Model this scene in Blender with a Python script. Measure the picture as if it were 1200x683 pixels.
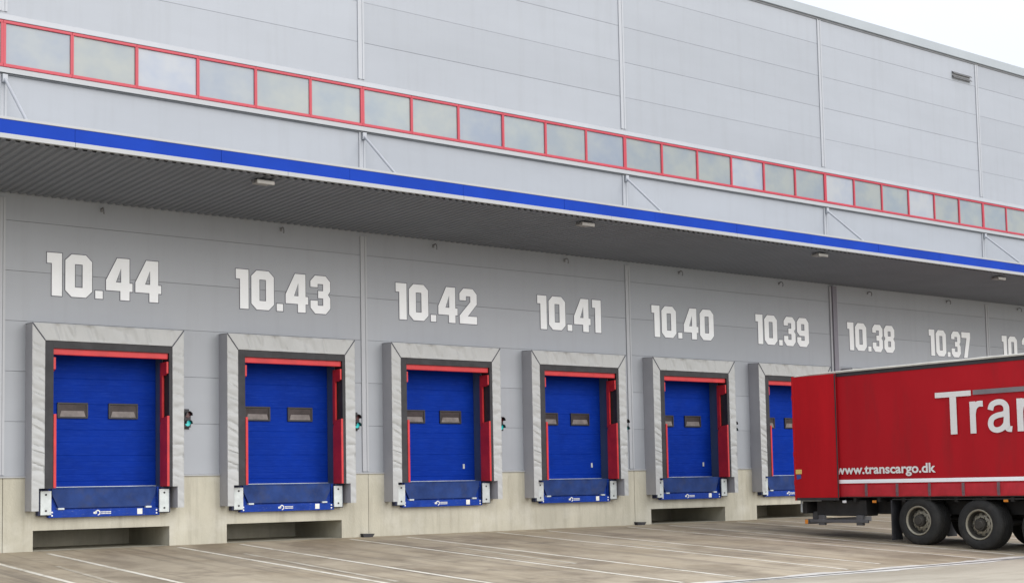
import bpy, bmesh, math, random
from mathutils import Matrix, Vector, noise
from mathutils.geometry import tessellate_polygon

for o in list(bpy.data.objects):
    bpy.data.objects.remove(o)
scene = bpy.context.scene
COL = scene.collection
R = math.radians
random.seed(7)

# ------------------------------------------------------------------ camera
cam_data = bpy.data.cameras.new('camera')
cam = bpy.data.objects.new('camera', cam_data)
COL.objects.link(cam)
YAW, PITCH, ROLL = 0.65501, 0.07273, -0.01917
fwd = Vector((math.sin(YAW) * math.cos(PITCH), math.cos(YAW) * math.cos(PITCH), math.sin(PITCH)))
rt = Vector((math.cos(YAW), -math.sin(YAW), 0))
up = rt.cross(fwd)
r2 = rt * math.cos(ROLL) + up * math.sin(ROLL)
u2 = -rt * math.sin(ROLL) + up * math.cos(ROLL)
cam.matrix_world = Matrix(((r2.x, u2.x, -fwd.x, -10.663), (r2.y, u2.y, -fwd.y, -27.770),
                           (r2.z, u2.z, -fwd.z, 1.135), (0, 0, 0, 1)))
cam_data.sensor_width = 36.0
cam_data.lens = 36.0 * 1619.165 / 1200.0
cam_data.shift_y = 108.5 / 1200.0
cam_data.clip_start = 0.1
cam_data.clip_end = 3000
scene.camera = cam
scene.render.resolution_x, scene.render.resolution_y = 1024, 582

# ------------------------------------------------------------------ overcast sky and soft sun
SUN_EL, SUN_AZ = R(24), R(172)          # azimuth clockwise from +Y: out over the yard, facing the docks
world = bpy.data.worlds.new('World')
scene.world = world
world.use_nodes = True
wn, wl = world.node_tree.nodes, world.node_tree.links
bg = wn['Background']
sky = wn.new('ShaderNodeTexSky')
sky.sky_type = 'NISHITA'
sky.sun_disc = False
sky.sun_elevation = SUN_EL
sky.sun_rotation = SUN_AZ
sky.dust_density = 3.0
cl_tc = wn.new('ShaderNodeTexCoord')
cl_no = wn.new('ShaderNodeTexNoise')
cl_no.inputs['Scale'].default_value = 2.2
cl_no.inputs['Detail'].default_value = 6
cl_rp = wn.new('ShaderNodeValToRGB')
cl_rp.color_ramp.elements[0].position = 0.3
cl_rp.color_ramp.elements[0].color = (9.3, 9.9, 11.2, 1)
cl_rp.color_ramp.elements[1].position = 0.7
cl_rp.color_ramp.elements[1].color = (11.0, 11.4, 12.4, 1)
cl_mx = wn.new('ShaderNodeMixRGB')
cl_mx.inputs[0].default_value = 0.88     # cloud cover
wl.new(cl_tc.outputs['Generated'], cl_no.inputs['Vector'])
wl.new(cl_no.outputs['Fac'], cl_rp.inputs['Fac'])
wl.new(sky.outputs['Color'], cl_mx.inputs[1])
wl.new(cl_rp.outputs['Color'], cl_mx.inputs[2])
# overcast luminance: brighter overhead than at the horizon
sp = wn.new('ShaderNodeSeparateXYZ')
wl.new(cl_tc.outputs['Generated'], sp.inputs['Vector'])
zr_ = wn.new('ShaderNodeMapRange')
zr_.inputs['To Min'].default_value = 0.62
zr_.inputs['To Max'].default_value = 1.55
wl.new(sp.outputs['Z'], zr_.inputs['Value'])
vs_ = wn.new('ShaderNodeVectorMath')
vs_.operation = 'SCALE'
wl.new(cl_mx.outputs['Color'], vs_.inputs[0])
wl.new(zr_.outputs['Result'], vs_.inputs['Scale'])
wl.new(vs_.outputs[0], bg.inputs['Color'])
bg.inputs['Strength'].default_value = 0.076
sun_d = bpy.data.lights.new('sun', 'SUN')
sun_d.energy = 1.5
sun_d.angle = R(60)
sun_d.color = (1.0, 0.97, 0.92)
sun = bpy.data.objects.new('sun', sun_d)
COL.objects.link(sun)
sd = Vector((math.sin(SUN_AZ) * math.cos(SUN_EL), math.cos(SUN_AZ) * math.cos(SUN_EL), math.sin(SUN_EL)))
sun.rotation_euler = (-sd).to_track_quat('-Z', 'Y').to_euler()
scene.view_settings.view_transform = 'Standard'
scene.view_settings.look = 'None'
scene.view_settings.exposure = 0.70
scene.view_settings.gamma = 1.0

# ------------------------------------------------------------------ materials
def mat(name, col, rough=0.6, metal=0.0, var=0.12, scale=3.0, stretch=(1, 1, 1), bump=0.0, bscale=40.0,
        emis=None, spec=0.5, col2=None, lo=0.35, hi=0.7, fine=0.0):
    """principled paint or stone: base colour broken up by world-space noise, optional bump"""
    m = bpy.data.materials.new(name)
    m.use_nodes = True
    n, l = m.node_tree.nodes, m.node_tree.links
    b = n['Principled BSDF']
    b.inputs['Roughness'].default_value = rough
    b.inputs['Metallic'].default_value = metal
    b.inputs['Specular IOR Level'].default_value = spec
    tc = n.new('ShaderNodeNewGeometry')
    mp = n.new('ShaderNodeMapping')
    mp.inputs['Scale'].default_value = stretch
    l.new(tc.outputs['Position'], mp.inputs['Vector'])
    no = n.new('ShaderNodeTexNoise')
    no.inputs['Scale'].default_value = scale
    no.inputs['Detail'].default_value = 7
    no.inputs['Roughness'].default_value = 0.6
    l.new(mp.outputs['Vector'], no.inputs['Vector'])
    rp = n.new('ShaderNodeValToRGB')
    rp.color_ramp.elements[0].position = lo
    rp.color_ramp.elements[1].position = hi
    d = col2 if col2 else tuple(c * (1 - var) for c in col)
    u = col if col2 else tuple(min(1, c * (1 + var)) for c in col)
    rp.color_ramp.elements[0].color = (*d, 1)
    rp.color_ramp.elements[1].color = (*u, 1)
    l.new(no.outputs['Fac'], rp.inputs['Fac'])
    out = rp.outputs['Color']
    if fine:
        n2 = n.new('ShaderNodeTexNoise')
        n2.inputs['Scale'].default_value = 60
        n2.inputs['Detail'].default_value = 4
        l.new(tc.outputs['Position'], n2.inputs['Vector'])
        mr = n.new('ShaderNodeMapRange')
        mr.inputs['To Min'].default_value = 1 - fine
        mr.inputs['To Max'].default_value = 1 + fine
        l.new(n2.outputs['Fac'], mr.inputs['Value'])
        vm = n.new('ShaderNodeVectorMath')
        vm.operation = 'SCALE'
        l.new(out, vm.inputs[0])
        l.new(mr.outputs['Result'], vm.inputs['Scale'])
        out = vm.outputs[0]
    l.new(out, b.inputs['Base Color'])
    if bump:
        nb = n.new('ShaderNodeTexNoise')
        nb.inputs['Scale'].default_value = bscale
        nb.inputs['Detail'].default_value = 5
        l.new(mp.outputs['Vector'], nb.inputs['Vector'])
        bp = n.new('ShaderNodeBump')
        bp.inputs['Strength'].default_value = bump
        bp.inputs['Distance'].default_value = 0.02
        l.new(nb.outputs['Fac'], bp.inputs['Height'])
        l.new(bp.outputs['Normal'], b.inputs['Normal'])
    if emis:
        b.inputs['Emission Color'].default_value = (*emis[0], 1)
        b.inputs['Emission Strength'].default_value = emis[1]
    return m

def nodes_of(m):
    return m.node_tree.nodes, m.node_tree.links, m.node_tree.nodes['Principled BSDF']

def add_stain(m, col, scale, stretch, lo, hi, amount):
    """a second noise layer mixed over the base colour (dirt, wear, tyre marks)"""
    n, l, b = nodes_of(m)
    src = b.inputs['Base Color'].links[0].from_socket
    g = n.new('ShaderNodeNewGeometry')
    mp = n.new('ShaderNodeMapping')
    mp.inputs['Scale'].default_value = stretch
    l.new(g.outputs['Position'], mp.inputs['Vector'])
    no = n.new('ShaderNodeTexNoise')
    no.inputs['Scale'].default_value = scale
    no.inputs['Detail'].default_value = 8
    no.inputs['Roughness'].default_value = 0.65
    l.new(mp.outputs['Vector'], no.inputs['Vector'])
    mr = n.new('ShaderNodeMapRange')
    mr.inputs['From Min'].default_value = lo
    mr.inputs['From Max'].default_value = hi
    mr.inputs['To Min'].default_value = 0
    mr.inputs['To Max'].default_value = amount
    l.new(no.outputs['Fac'], mr.inputs['Value'])
    mx = n.new('ShaderNodeMixRGB')
    l.new(mr.outputs['Result'], mx.inputs[0])
    l.new(src, mx.inputs[1])
    mx.inputs[2].default_value = (*col, 1)
    l.new(mx.outputs['Color'], b.inputs['Base Color'])

M = {}
M['panel'] = mat('panel_grey', (0.316, 0.336, 0.368), 0.45, 0.0, 0.035, 0.5, (0.4, 1, 1.6), fine=0.02)
add_stain(M['panel'], (0.25, 0.262, 0.275), 1.2, (2.8, 1, 0.2), 0.5, 0.78, 0.32)
M['clad'] = M['panel'].copy()
n_, l_, b_ = nodes_of(M['clad'])
src_ = b_.inputs['Base Color'].links[0].from_socket
at_ = n_.new('ShaderNodeAttribute'); at_.attribute_name = 'tone'
vm_ = n_.new('ShaderNodeVectorMath'); vm_.operation = 'SCALE'
l_.new(src_, vm_.inputs[0]); l_.new(at_.outputs['Fac'], vm_.inputs['Scale'])
l_.new(vm_.outputs[0], b_.inputs['Base Color'])
no_ = n_.new('ShaderNodeTexNoise'); no_.inputs['Scale'].default_value = 0.9
ge_ = n_.new('ShaderNodeNewGeometry'); l_.new(ge_.outputs['Position'], no_.inputs['Vector'])
bp_ = n_.new('ShaderNodeBump'); bp_.inputs['Strength'].default_value = 0.25; bp_.inputs['Distance'].default_value = 0.05
l_.new(no_.outputs['Fac'], bp_.inputs['Height']); l_.new(bp_.outputs['Normal'], b_.inputs['Normal'])
M['joint'] = mat('joint_dark', (0.205, 0.212, 0.225), 0.8)
M['trim'] = mat('trim_light_grey', (0.35, 0.36, 0.37), 0.4, 0.0, 0.04, 1.0)
M['cover'] = mat('joint_cover_grey', (0.37, 0.385, 0.41), 0.4, 0.0, 0.04, 1.0)
M['cap'] = mat('parapet_grey', (0.33, 0.36, 0.38), 0.4, 0.0, 0.05, 0.6)
M['concrete'] = mat('plinth_concrete', (0.45, 0.43, 0.35), 0.85, 0, 0.11, 0.9, (1, 1, 0.7), 0.25, 30, fine=0.07)
add_stain(M['concrete'], (0.29, 0.27, 0.215), 1.5, (3.0, 1, 0.28), 0.48, 0.70, 0.6)
add_stain(M['concrete'], (0.56, 0.55, 0.49), 1.2, (1, 1, 1), 0.5, 0.7, 0.5)
M['pit'] = mat('pit_concrete', (0.16, 0.15, 0.135), 0.9, 0, 0.2, 2.0, fine=0.05)
M['red_frame'] = mat('window_red', (0.42, 0.028, 0.050), 0.4, 0, 0.06, 2)
M['blue_band'] = mat('fascia_blue', (0.006, 0.042, 0.34), 0.55, 0, 0.10, 0.8, spec=0.1)
M['soffit'] = mat('soffit_grey', (0.185, 0.20, 0.23), 0.6, 0, 0.06, 0.7)
M['door'] = mat('door_blue', (0.002, 0.027, 0.265), 0.6, 0, 0.12, 1.5, spec=0.06)
add_stain(M['door'], (0.015, 0.055, 0.34), 6, (0.6, 1, 6), 0.5, 0.75, 0.45)
M['jamb'] = mat('jamb_blue_grey', (0.06, 0.088, 0.155), 0.55, 0, 0.1, 2)
M['lip'] = mat('worn_blue_steel', (0.020, 0.046, 0.165), 0.6, 0, 0.25, 3, fine=0.08, spec=0.12)
add_stain(M['lip'], (0.045, 0.055, 0.10), 4, (1.0, 1, 1.0), 0.48, 0.7, 0.6)
M['beam'] = mat('beam_blue', (0.008, 0.040, 0.27), 0.5, 0, 0.2, 3, spec=0.12)
add_stain(M['beam'], (0.22, 0.26, 0.38), 14, (1, 1, 3), 0.58, 0.72, 0.5)
M['fabric'] = mat('shelter_fabric', (0.405, 0.415, 0.415), 0.55, 0, 0.03, 1.6, (1, 1, 1), 0.15, 9, fine=0.03)
add_stain(M['fabric'], (0.36, 0.365, 0.36), 2.0, (1, 1, 1.5), 0.55, 0.8, 0.2)
add_stain(M['fabric'], (0.17, 0.17, 0.17), 6.0, (2.0, 1, 0.8), 0.70, 0.8, 0.35)
M['shelter_side'] = mat('shelter_side_grey', (0.37, 0.372, 0.40), 0.5, 0, 0.06, 1.5)
M['rubber'] = mat('black_rubber', (0.028, 0.028, 0.032), 0.7, 0, 0.3, 4)
M['seam'] = mat('seam_welt_dark', (0.06, 0.065, 0.085), 0.6)
M['red_pad'] = mat('guard_red', (0.52, 0.022, 0.026), 0.5, 0, 0.15, 3)
M['plate'] = mat('galvanised_plate', (0.52, 0.56, 0.56), 0.45, 0.25, 0.12, 6)
add_stain(M['plate'], (0.30, 0.24, 0.18), 7, (1, 1, 1), 0.62, 0.75, 0.5)
M['housing'] = mat('bumper_housing', (0.018, 0.025, 0.07), 0.6)
M['white'] = mat('white_paint', (0.80, 0.80, 0.79), 0.5, 0, 0.03, 2)
M['number'] = mat('number_white', (0.84, 0.865, 0.89), 0.5, 0, 0.04, 1.2)
M['outline'] = mat('number_outline', (0.075, 0.075, 0.10), 0.6)
M['sticker'] = mat('sticker_white', (0.72, 0.72, 0.66), 0.5, 0, 0.1, 20)
M['line'] = mat('worn_line_paint', (0.70, 0.66, 0.56), 0.7, 0, 0.08, 4)
add_stain(M['line'], (0.36, 0.31, 0.22), 5.0, (1, 0.35, 1), 0.50, 0.66, 0.85)
M['faint'] = mat('faded_line_paint', (0.54, 0.50, 0.41), 0.7, 0, 0.08, 4)
add_stain(M['faint'], (0.34, 0.285, 0.20), 4.0, (1, 0.35, 1), 0.38, 0.6, 0.95)
M['apron'] = mat('apron_concrete', (0.385, 0.325, 0.232), 0.85, 0, 0.16, 0.35, (1, 1, 1), 0.2, 25, fine=0.10)
add_stain(M['apron'], (0.175, 0.138, 0.092), 0.6, (1.2, 0.6, 1), 0.45, 0.64, 0.8)
add_stain(M['apron'], (0.45, 0.385, 0.285), 0.8, (0.5, 1.0, 1), 0.52, 0.68, 0.65)
add_stain(M['apron'], (0.10, 0.082, 0.062), 0.8, (4.5, 0.13, 1), 0.52, 0.68, 0.6)
add_stain(M['apron'], (0.14, 0.11, 0.078), 0.9, (0.7, 1.2, 1), 0.56, 0.68, 0.65)
add_stain(M['apron'], (0.29, 0.225, 0.135), 0.3, (1, 1, 1), 0.5, 0.7, 0.5)
add_stain(M['apron'], (0.085, 0.072, 0.055), 2.3, (1, 0.7, 1), 0.68, 0.76, 0.55)
M['yard'] = mat('yard_concrete', (0.41, 0.37, 0.29), 0.85, 0, 0.12, 0.5, (1, 1, 1), 0.2, 25, fine=0.10)
add_stain(M['yard'], (0.27, 0.235, 0.175), 0.8, (0.4, 1.2, 1), 0.47, 0.66, 0.7)
M['edge'] = mat('gully_edge_concrete', (0.55, 0.53, 0.48), 0.85, 0, 0.2, 3, fine=0.1)
M['grate'] = mat('gully_grate', (0.07, 0.07, 0.068), 0.7, 0.3, 0.3, 6)
M['curtain'] = mat('curtain_red', (0.42, 0.008, 0.015), 0.55, 0, 0.07, 0.8, (1, 1, 0.3), 0.35, 1.8)
M['trailer_door'] = mat('trailer_door_red', (0.48, 0.008, 0.014), 0.5, 0, 0.10, 1.0, (1, 2, 0.4))
add_stain(M['trailer_door'], (0.16, 0.02, 0.02), 2.4, (1, 3, 0.5), 0.6, 0.8, 0.4)
M['strap'] = mat('strap_grey', (0.16, 0.10, 0.11), 0.7)
add_stain(M['curtain'], (0.20, 0.02, 0.022), 1.1, (1, 2.2, 0.35), 0.52, 0.75, 0.5)
nodes_of(M['curtain'])[2].inputs['Specular IOR Level'].default_value = 0.22
nodes_of(M['trailer_door'])[2].inputs['Specular IOR Level'].default_value = 0.22
M['valance'] = mat('valance_red', (0.45, 0.016, 0.026), 0.5, 0, 0.14, 2, (1, 2, 1), 0.4, 3)
M['reflect'] = mat('reflective_white', (0.93, 0.93, 0.95), 0.3, 0, 0.02, 2)
M['cream'] = mat('roof_sheet_cream', (0.50, 0.48, 0.42), 0.6, 0, 0.15, 3)
add_stain(M['cream'], (0.28, 0.26, 0.22), 5, (1, 1, 1), 0.58, 0.72, 0.6)
M['frame_dark'] = mat('trailer_frame_dark', (0.035, 0.032, 0.035), 0.55, 0, 0.2, 3)
M['chassis'] = mat('chassis_black', (0.022, 0.021, 0.02), 0.65, 0, 0.3, 4)
M['tyre'] = mat('tyre_rubber', (0.019, 0.019, 0.018), 0.85, 0, 0.25, 5, bump=0.15)
add_stain(M['tyre'], (0.06, 0.056, 0.046), 3, (1, 1, 1), 0.52, 0.75, 0.5)
M['rim'] = mat('rim_dusty_metal', (0.30, 0.28, 0.22), 0.55, 0.35, 0.15, 8)
M['hub'] = mat('hub_and_barrel_shade', (0.05, 0.046, 0.038), 0.7, 0.2, 0.2, 8)  # also holds the rim barrel, its shade put into the colour
M['grey_bar'] = mat('letter_bar_grey', (0.20, 0.18, 0.19), 0.5)
M['lettering'] = mat('lettering_white', (0.74, 0.73, 0.71), 0.5, 0, 0.03, 2)
M['amber'] = mat('amber_lens', (0.75, 0.26, 0.03), 0.3)
M['yellow'] = mat('yellow_label', (0.72, 0.55, 0.16), 0.5, 0, 0.1, 20)
M['blue_label'] = mat('blue_label', (0.04, 0.08, 0.30), 0.5)
M['black'] = mat('black_plastic', (0.015, 0.014, 0.018), 0.5)
M['green_on'] = mat('green_signal_lens', (0.02, 0.45, 0.42), 0.25, emis=((0.01, 0.42, 0.47), 0.22))
M['red_off'] = mat('dark_red_lens', (0.06, 0.006, 0.008), 0.25)
M['dark_metal'] = mat('dark_metal', (0.13, 0.13, 0.135), 0.5, 0.3)
M['bracket'] = mat('bracket_grey', (0.20, 0.20, 0.205), 0.5, 0.2)
M['lamp_body'] = mat('lamp_body_grey', (0.30, 0.29, 0.285), 0.5)
M['lamp_glass'] = mat('lamp_glass', (0.30, 0.29, 0.27), 0.3)
M['pipe'] = mat('downpipe_purple_grey', (0.185, 0.175, 0.21), 0.45, 0, 0.08, 1)
M['sheet_roof'] = mat('roof_membrane', (0.30, 0.30, 0.30), 0.8)
M['inner'] = mat('interior_dark', (0.05, 0.05, 0.055), 0.8)

def glass(name, tint, seed):
    """milky wall-light sheet: pale body with soft blotches and a clear gloss that mirrors the sky"""
    m = mat(name, tint, 0.22, 0, 0.0, 0.8, (1.1, 1, 1.3), col2=tuple(c * f for c, f in zip(tint, (0.78, 0.84, 0.98))), lo=0.36, hi=0.62, spec=0.5)
    n, l, b = nodes_of(m)
    for q in n:
        if q.type == 'TEX_NOISE': q.inputs['Detail'].default_value = 3
        if q.type == 'MAPPING':
            q.inputs['Location'].default_value = (seed * 3.7, 0, seed * 1.3)
    return m
GLASS = [glass('wall_light_' + k, t, i) for i, (k, t) in enumerate((
    ('greenish', (0.268, 0.296, 0.292)), ('grey', (0.258, 0.285, 0.305)), ('pale', (0.345, 0.36, 0.375)), ('olive', (0.268, 0.29, 0.28))))]
M['door_glass'] = mat('door_window', (0.05, 0.04, 0.04), 0.35, 0, 0.3, 3, spec=0.15)

# ------------------------------------------------------------------ mesh helpers
def box(bm, x0, x1, y0, y1, z0, z1, bev=0.0):
    vs = [bm.verts.new((x, y, z)) for x in (x0, x1) for y in (y0, y1) for z in (z0, z1)]
    f = [(0, 1, 3, 2), (4, 6, 7, 5), (0, 4, 5, 1), (2, 3, 7, 6), (0, 2, 6, 4), (1, 5, 7, 3)]
    fs = [bm.faces.new([vs[i] for i in q]) for q in f]
    if bev:
        es = list({e for q in fs for e in q.edges})
        bmesh.ops.bevel(bm, geom=es, offset=bev, segments=2, profile=0.5, affect='EDGES')

def quad(bm, *pts):
    return bm.faces.new([bm.verts.new(p) for p in pts])

def prism(bm, pts, axis, a0, a1):
    """extrude a closed outline of 2D points along an axis ('x','y','z')"""
    def P(u, v, w):
        return {'x': (w, u, v), 'y': (u, w, v), 'z': (u, v, w)}[axis]
    lo = [bm.verts.new(P(u, v, a0)) for u, v in pts]
    hi = [bm.verts.new(P(u, v, a1)) for u, v in pts]
    k = len(pts)
    bm.faces.new(lo[::-1])
    bm.faces.new(hi)
    for i in range(k):
        bm.faces.new((lo[i], lo[(i + 1) % k], hi[(i + 1) % k], hi[i]))

def cyl(bm, p0, p1, r0, r1=None, seg=16):
    p0, p1 = Vector(p0), Vector(p1)
    r1 = r0 if r1 is None else r1
    d = (p1 - p0).normalized()
    a = d.orthogonal().normalized()
    b = d.cross(a)
    ring = lambda p, r: [bm.verts.new(p + r * (math.cos(2 * math.pi * i / seg) * a + math.sin(2 * math.pi * i / seg) * b)) for i in range(seg)]
    A, B = ring(p0, r0), ring(p1, r1)
    for i in range(seg):
        bm.faces.new((A[i], A[(i + 1) % seg], B[(i + 1) % seg], B[i]))
    bm.faces.new(A[::-1])
    bm.faces.new(B)

def lathe(bm, prof, c, seg=48):
    """revolve (radius, x) profile about the x axis through c"""
    rings = []
    for r, x in prof:
        rings.append([bm.verts.new((c[0] + x, c[1] + r * math.cos(2 * math.pi * i / seg), c[2] + r * math.sin(2 * math.pi * i / seg))) for i in range(seg)])
    for A, B in zip(rings, rings[1:]):
        for i in range(seg):
            bm.faces.new((A[i], A[(i + 1) % seg], B[(i + 1) % seg], B[i]))

def obj(name, bm, m, parent=None, smooth=False, loc=None):
    bmesh.ops.recalc_face_normals(bm, faces=bm.faces)
    me = bpy.data.meshes.new(name)
    bm.to_mesh(me)
    bm.free()
    for q in (m if isinstance(m, list) else [m]):
        me.materials.append(q)
    if smooth:
        for q in me.polygons:
            q.use_smooth = True
        try:
            me.set_sharp_from_angle(angle=R(35))
        except Exception:
            pass
    o = bpy.data.objects.new(name, me)
    COL.objects.link(o)
    if parent:
        o.parent = parent
    if loc:
        o.location = loc
    return o

def tag(o, label=None, cat=None, group=None, kind=None):
    if label: o['label'] = label
    if cat: o['category'] = cat
    if group: o['group'] = group
    if kind: o['kind'] = kind
    return o

def thing(name, label, cat, loc=(0, 0, 0), group=None):
    o = bpy.data.objects.new(name, None)
    o.empty_display_size = 0.2
    COL.objects.link(o)
    o.location = loc
    return tag(o, label, cat, group)

def copy_tree(o, kids, parent=None):
    c = o.copy()
    COL.objects.link(c)
    if parent: c.parent = parent
    for ch in kids.get(o.name, []):
        copy_tree(ch, kids, c)
    return c

def kid_map(root):
    d = {}
    for o in COL.objects:
        if o.parent: d.setdefault(o.parent.name, []).append(o)
    return d

def BM():
    return bmesh.new()

def rect_cut(rect, holes):
    out = [rect]
    for hx0, hx1, hz0, hz1 in holes:
        nxt = []
        for x0, x1, z0, z1 in out:
            if hx1 <= x0 or hx0 >= x1 or hz1 <= z0 or hz0 >= z1:
                nxt.append((x0, x1, z0, z1))
                continue
            if hx0 > x0: nxt.append((x0, hx0, z0, z1))
            if hx1 < x1: nxt.append((hx1, x1, z0, z1))
            a, b = max(x0, hx0), min(x1, hx1)
            if hz0 > z0: nxt.append((a, b, z0, hz0))
            if hz1 < z1: nxt.append((a, b, hz1, z1))
        out = nxt
    return out

# ------------------------------------------------------------------ ground
SP = 4.2                       # dock spacing
NDOCK = 9
BAY = 8.4
SEAM0 = -2.1
X0, X1 = SEAM0 - 2 * BAY, SEAM0 + 7 * BAY
SLOPE = 0.0478
YG = -11.55                    # gully
ZG = YG * SLOPE
def gz(y):
    return max(y, YG) * SLOPE if y < 0 else 0.0

bm = BM()
quad(bm, (-600, 0.0, 0), (-600, YG, ZG), (600, YG, ZG), (600, 0.0, 0))
tag(obj('apron', bm, M['apron']), kind='structure')
bm = BM()
quad(bm, (-600, YG, ZG), (-600, -600, ZG), (600, -600, ZG), (600, YG, ZG))
tag(obj('yard', bm, M['yard']), kind='structure')
bm = BM()
quad(bm, (-600, 0, -0.004), (600, 0, -0.004), (600, 600, -0.004), (-600, 600, -0.004))
tag(obj('ground', bm, M['yard']), kind='structure')

# drainage gully with crumbled concrete edges
bm = BM()
quad(bm, (-40, YG - 0.05, ZG + 0.006), (70, YG - 0.05, ZG + 0.006), (70, YG + 0.05, ZG + 0.006), (-40, YG + 0.05, ZG + 0.006))
tag(obj('gully_grate', bm, M['grate']), kind='structure')
bm = BM()
for side in (-1, 1):
    prev = None
    x = -40.0
    while x < 70:
        w = 0.06 + 0.34 * max(0, noise.noise(Vector((x * 0.55, side * 3.1, 0.3))) + 0.25) + random.uniform(0, 0.07)
        ya, yb = YG + side * 0.05, YG + side * (0.05 + w)
        cur = (bm.verts.new((x, ya, gz(ya) + 0.005)), bm.verts.new((x, yb, gz(yb) + 0.005)))
        if prev: bm.faces.new((prev[0], cur[0], cur[1], prev[1]))
        prev = cur
        x += random.uniform(0.12, 0.4)
tag(obj('gully_edge', bm, M['edge']), kind='structure')

# guide lines in front of the docks
def line(x0, y0, x1, y1, w, m, lift=0.004):
    b = BM()
    n = 24
    pr = None
    for i in range(n + 1):
        t = i / n
        x, y = x0 + (x1 - x0) * t, y0 + (y1 - y0) * t
        j = 0.006 * noise.noise(Vector((x * 3, y * 1.7, 0)))
        cur = (b.verts.new((x - w / 2 + j, y, gz(y) + lift)), b.verts.new((x + w / 2 + j, y, gz(y) + lift)))
        if pr: b.faces.new((pr[0], pr[1], cur[1], cur[0]))
        pr = cur
    tag(obj('painted_line', b, m), kind='structure')
for n in range(-2, NDOCK):
    for s, off in ((-1, 1.34), (1, 1.42)):
        x = n * SP + s * off
        line(x, -0.35 - 0.3 * random.random(), x, -10.6 - random.uniform(0, 0.7), 0.105, M['line'])
for n in range(-1, 7):
    x = n * SP + 2.1 + random.uniform(-0.2, 0.2)
    line(x, -2.5 - random.random() * 2, x - 0.2, -6.5 - random.random() * 2, 0.10, M['faint'])
for x in (2.0, 7.0, 13.2, 15.1, 17.6, 20.4):
    line(x, -12.3 - random.random(), x - 0.5, -16.5 - random.random() * 3, 0.13, M['faint'])

# ------------------------------------------------------------------ warehouse
DOCKX = [n * SP for n in range(NDOCK)]
DOOR_HW, DOOR_Z0, DOOR_Z1 = 1.28, 1.25, 4.06
PITS = [0, 1, 4, 5, 6, 7, 8]
wh = thing('warehouse', 'long grey panelled warehouse with red window strip and blue edged canopy', 'building', (X0, 0, 0))
def W(name, bm, m, parent=None, smooth=False):
    """build in world coordinates, parent to the warehouse (or one of its parts)"""
    o = obj(name, bm, m, None, smooth)
    o.parent = parent or wh
    if parent is None: o.matrix_parent_inverse = Matrix.Translation((-X0, 0, 0))
    return o

holes = [(x - DOOR_HW, x + DOOR_HW, DOOR_Z0, DOOR_Z1) for x in DOCKX]
WIN_Z0, WIN_Z1 = 9.70, 10.66
rows = [1.50, 2.58, 3.585, 4.595, 5.60, 6.61, 7.62, 8.60, 9.60, None, 10.75, 11.75, 12.74, 13.74, 14.76, 15.56]
seams = [SEAM0 + BAY * k for k in range(-2, 8)]
bm = BM()
TONE = bm.faces.layers.float.new('tone')
G = 0.0036
for s0, s1 in zip(seams, seams[1:]):
    for r0, r1 in zip(rows, rows[1:]):
        if r0 is None or r1 is None: continue
        dy = random.uniform(-0.002, 0.002)
        tone = random.uniform(0.955, 1.045)
        for (a, b, c, d) in rect_cut((s0, s1, r0 + G, r1 - G), holes):
            quad(bm, (a, dy, c), (b, dy, c), (b, dy, d), (a, dy, d))[TONE] = tone
            if abs(d - (r1 - G)) < 1e-6: quad(bm, (a, dy, d), (b, dy, d), (b, 0.03, d), (a, 0.03, d))[TONE] = tone
            if abs(c - (r0 + G)) < 1e-6: quad(bm, (a, 0.03, c), (b, 0.03, c), (b, dy, c), (a, dy, c))[TONE] = tone
W('cladding', bm, M['clad'])
bm = BM()
for (a, b, c, d) in rect_cut((X0, X1, 1.5, 15.56), holes):
    quad(bm, (a, 0.028, c), (b, 0.028, c), (b, 0.028, d), (a, 0.028, d))
W('backing_wall', bm, M['joint'])
# ends, back and roof
bm = BM()
YB = 60
quad(bm, (X0, 0.03, -0.7), (X0, YB, -0.7), (X0, YB, 15.56), (X0, 0.03, 15.56))
quad(bm, (X1, 0.03, -0.7), (X1, YB, -0.7), (X1, YB, 15.56), (X1, 0.03, 15.56))
quad(bm, (X0, YB, -0.7), (X1, YB, -0.7), (X1, YB, 15.56), (X0, YB, 15.56))
W('end_wall', bm, M['panel'])
bm = BM()
quad(bm, (X0, 0.03, 15.5), (X1, 0.03, 15.5), (X1, YB, 15.5), (X0, YB, 15.5))
W('roof', bm, M['sheet_roof'])
# parapet cap: flat face with a dark drip groove under it
bm = BM()
box(bm, X0 - 0.05, X1 + 0.05, -0.09, 0.30, 15.60, 15.90, 0.008)
W('parapet_cap', bm, M['cap'])
bm = BM()
box(bm, X0, X1, -0.03, -0.004, 15.545, 15.598)
W('groove_and_shade_line', bm, M['joint'])
# plinth
pit_holes = [(DOCKX[n] - 1.44, DOCKX[n] + 1.44, -1, 0.41) for n in PITS]
bm = BM()
YP = -0.015
for k, (s0, s1) in enumerate(zip([X0] + [s + 0.07 for s in seams[1:-1]], [s + 0.058 for s in seams[1:-1]] + [X1])):
    for (a, b, c, d) in rect_cut((s0, s1, -0.7, 1.475), holes + pit_holes):
        quad(bm, (a, YP, c), (b, YP, c), (b, YP, d), (a, YP, d))
    quad(bm, (s0, YP, -0.7), (s0, 0.02, -0.7), (s0, 0.02, 1.475), (s0, YP, 1.475))
    quad(bm, (s1, YP, -0.7), (s1, 0.02, -0.7), (s1, 0.02, 1.475), (s1, YP, 1.475))
W('plinth', bm, M['concrete'])
bm = BM()
for (a, b, c, d) in rect_cut((X0, X1, -0.7, 1.475), holes + pit_holes):
    quad(bm, (a, 0.022, c), (b, 0.022, c), (b, 0.022, d), (a, 0.022, d))
W('plinth_joint', bm, M['joint'])
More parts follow.
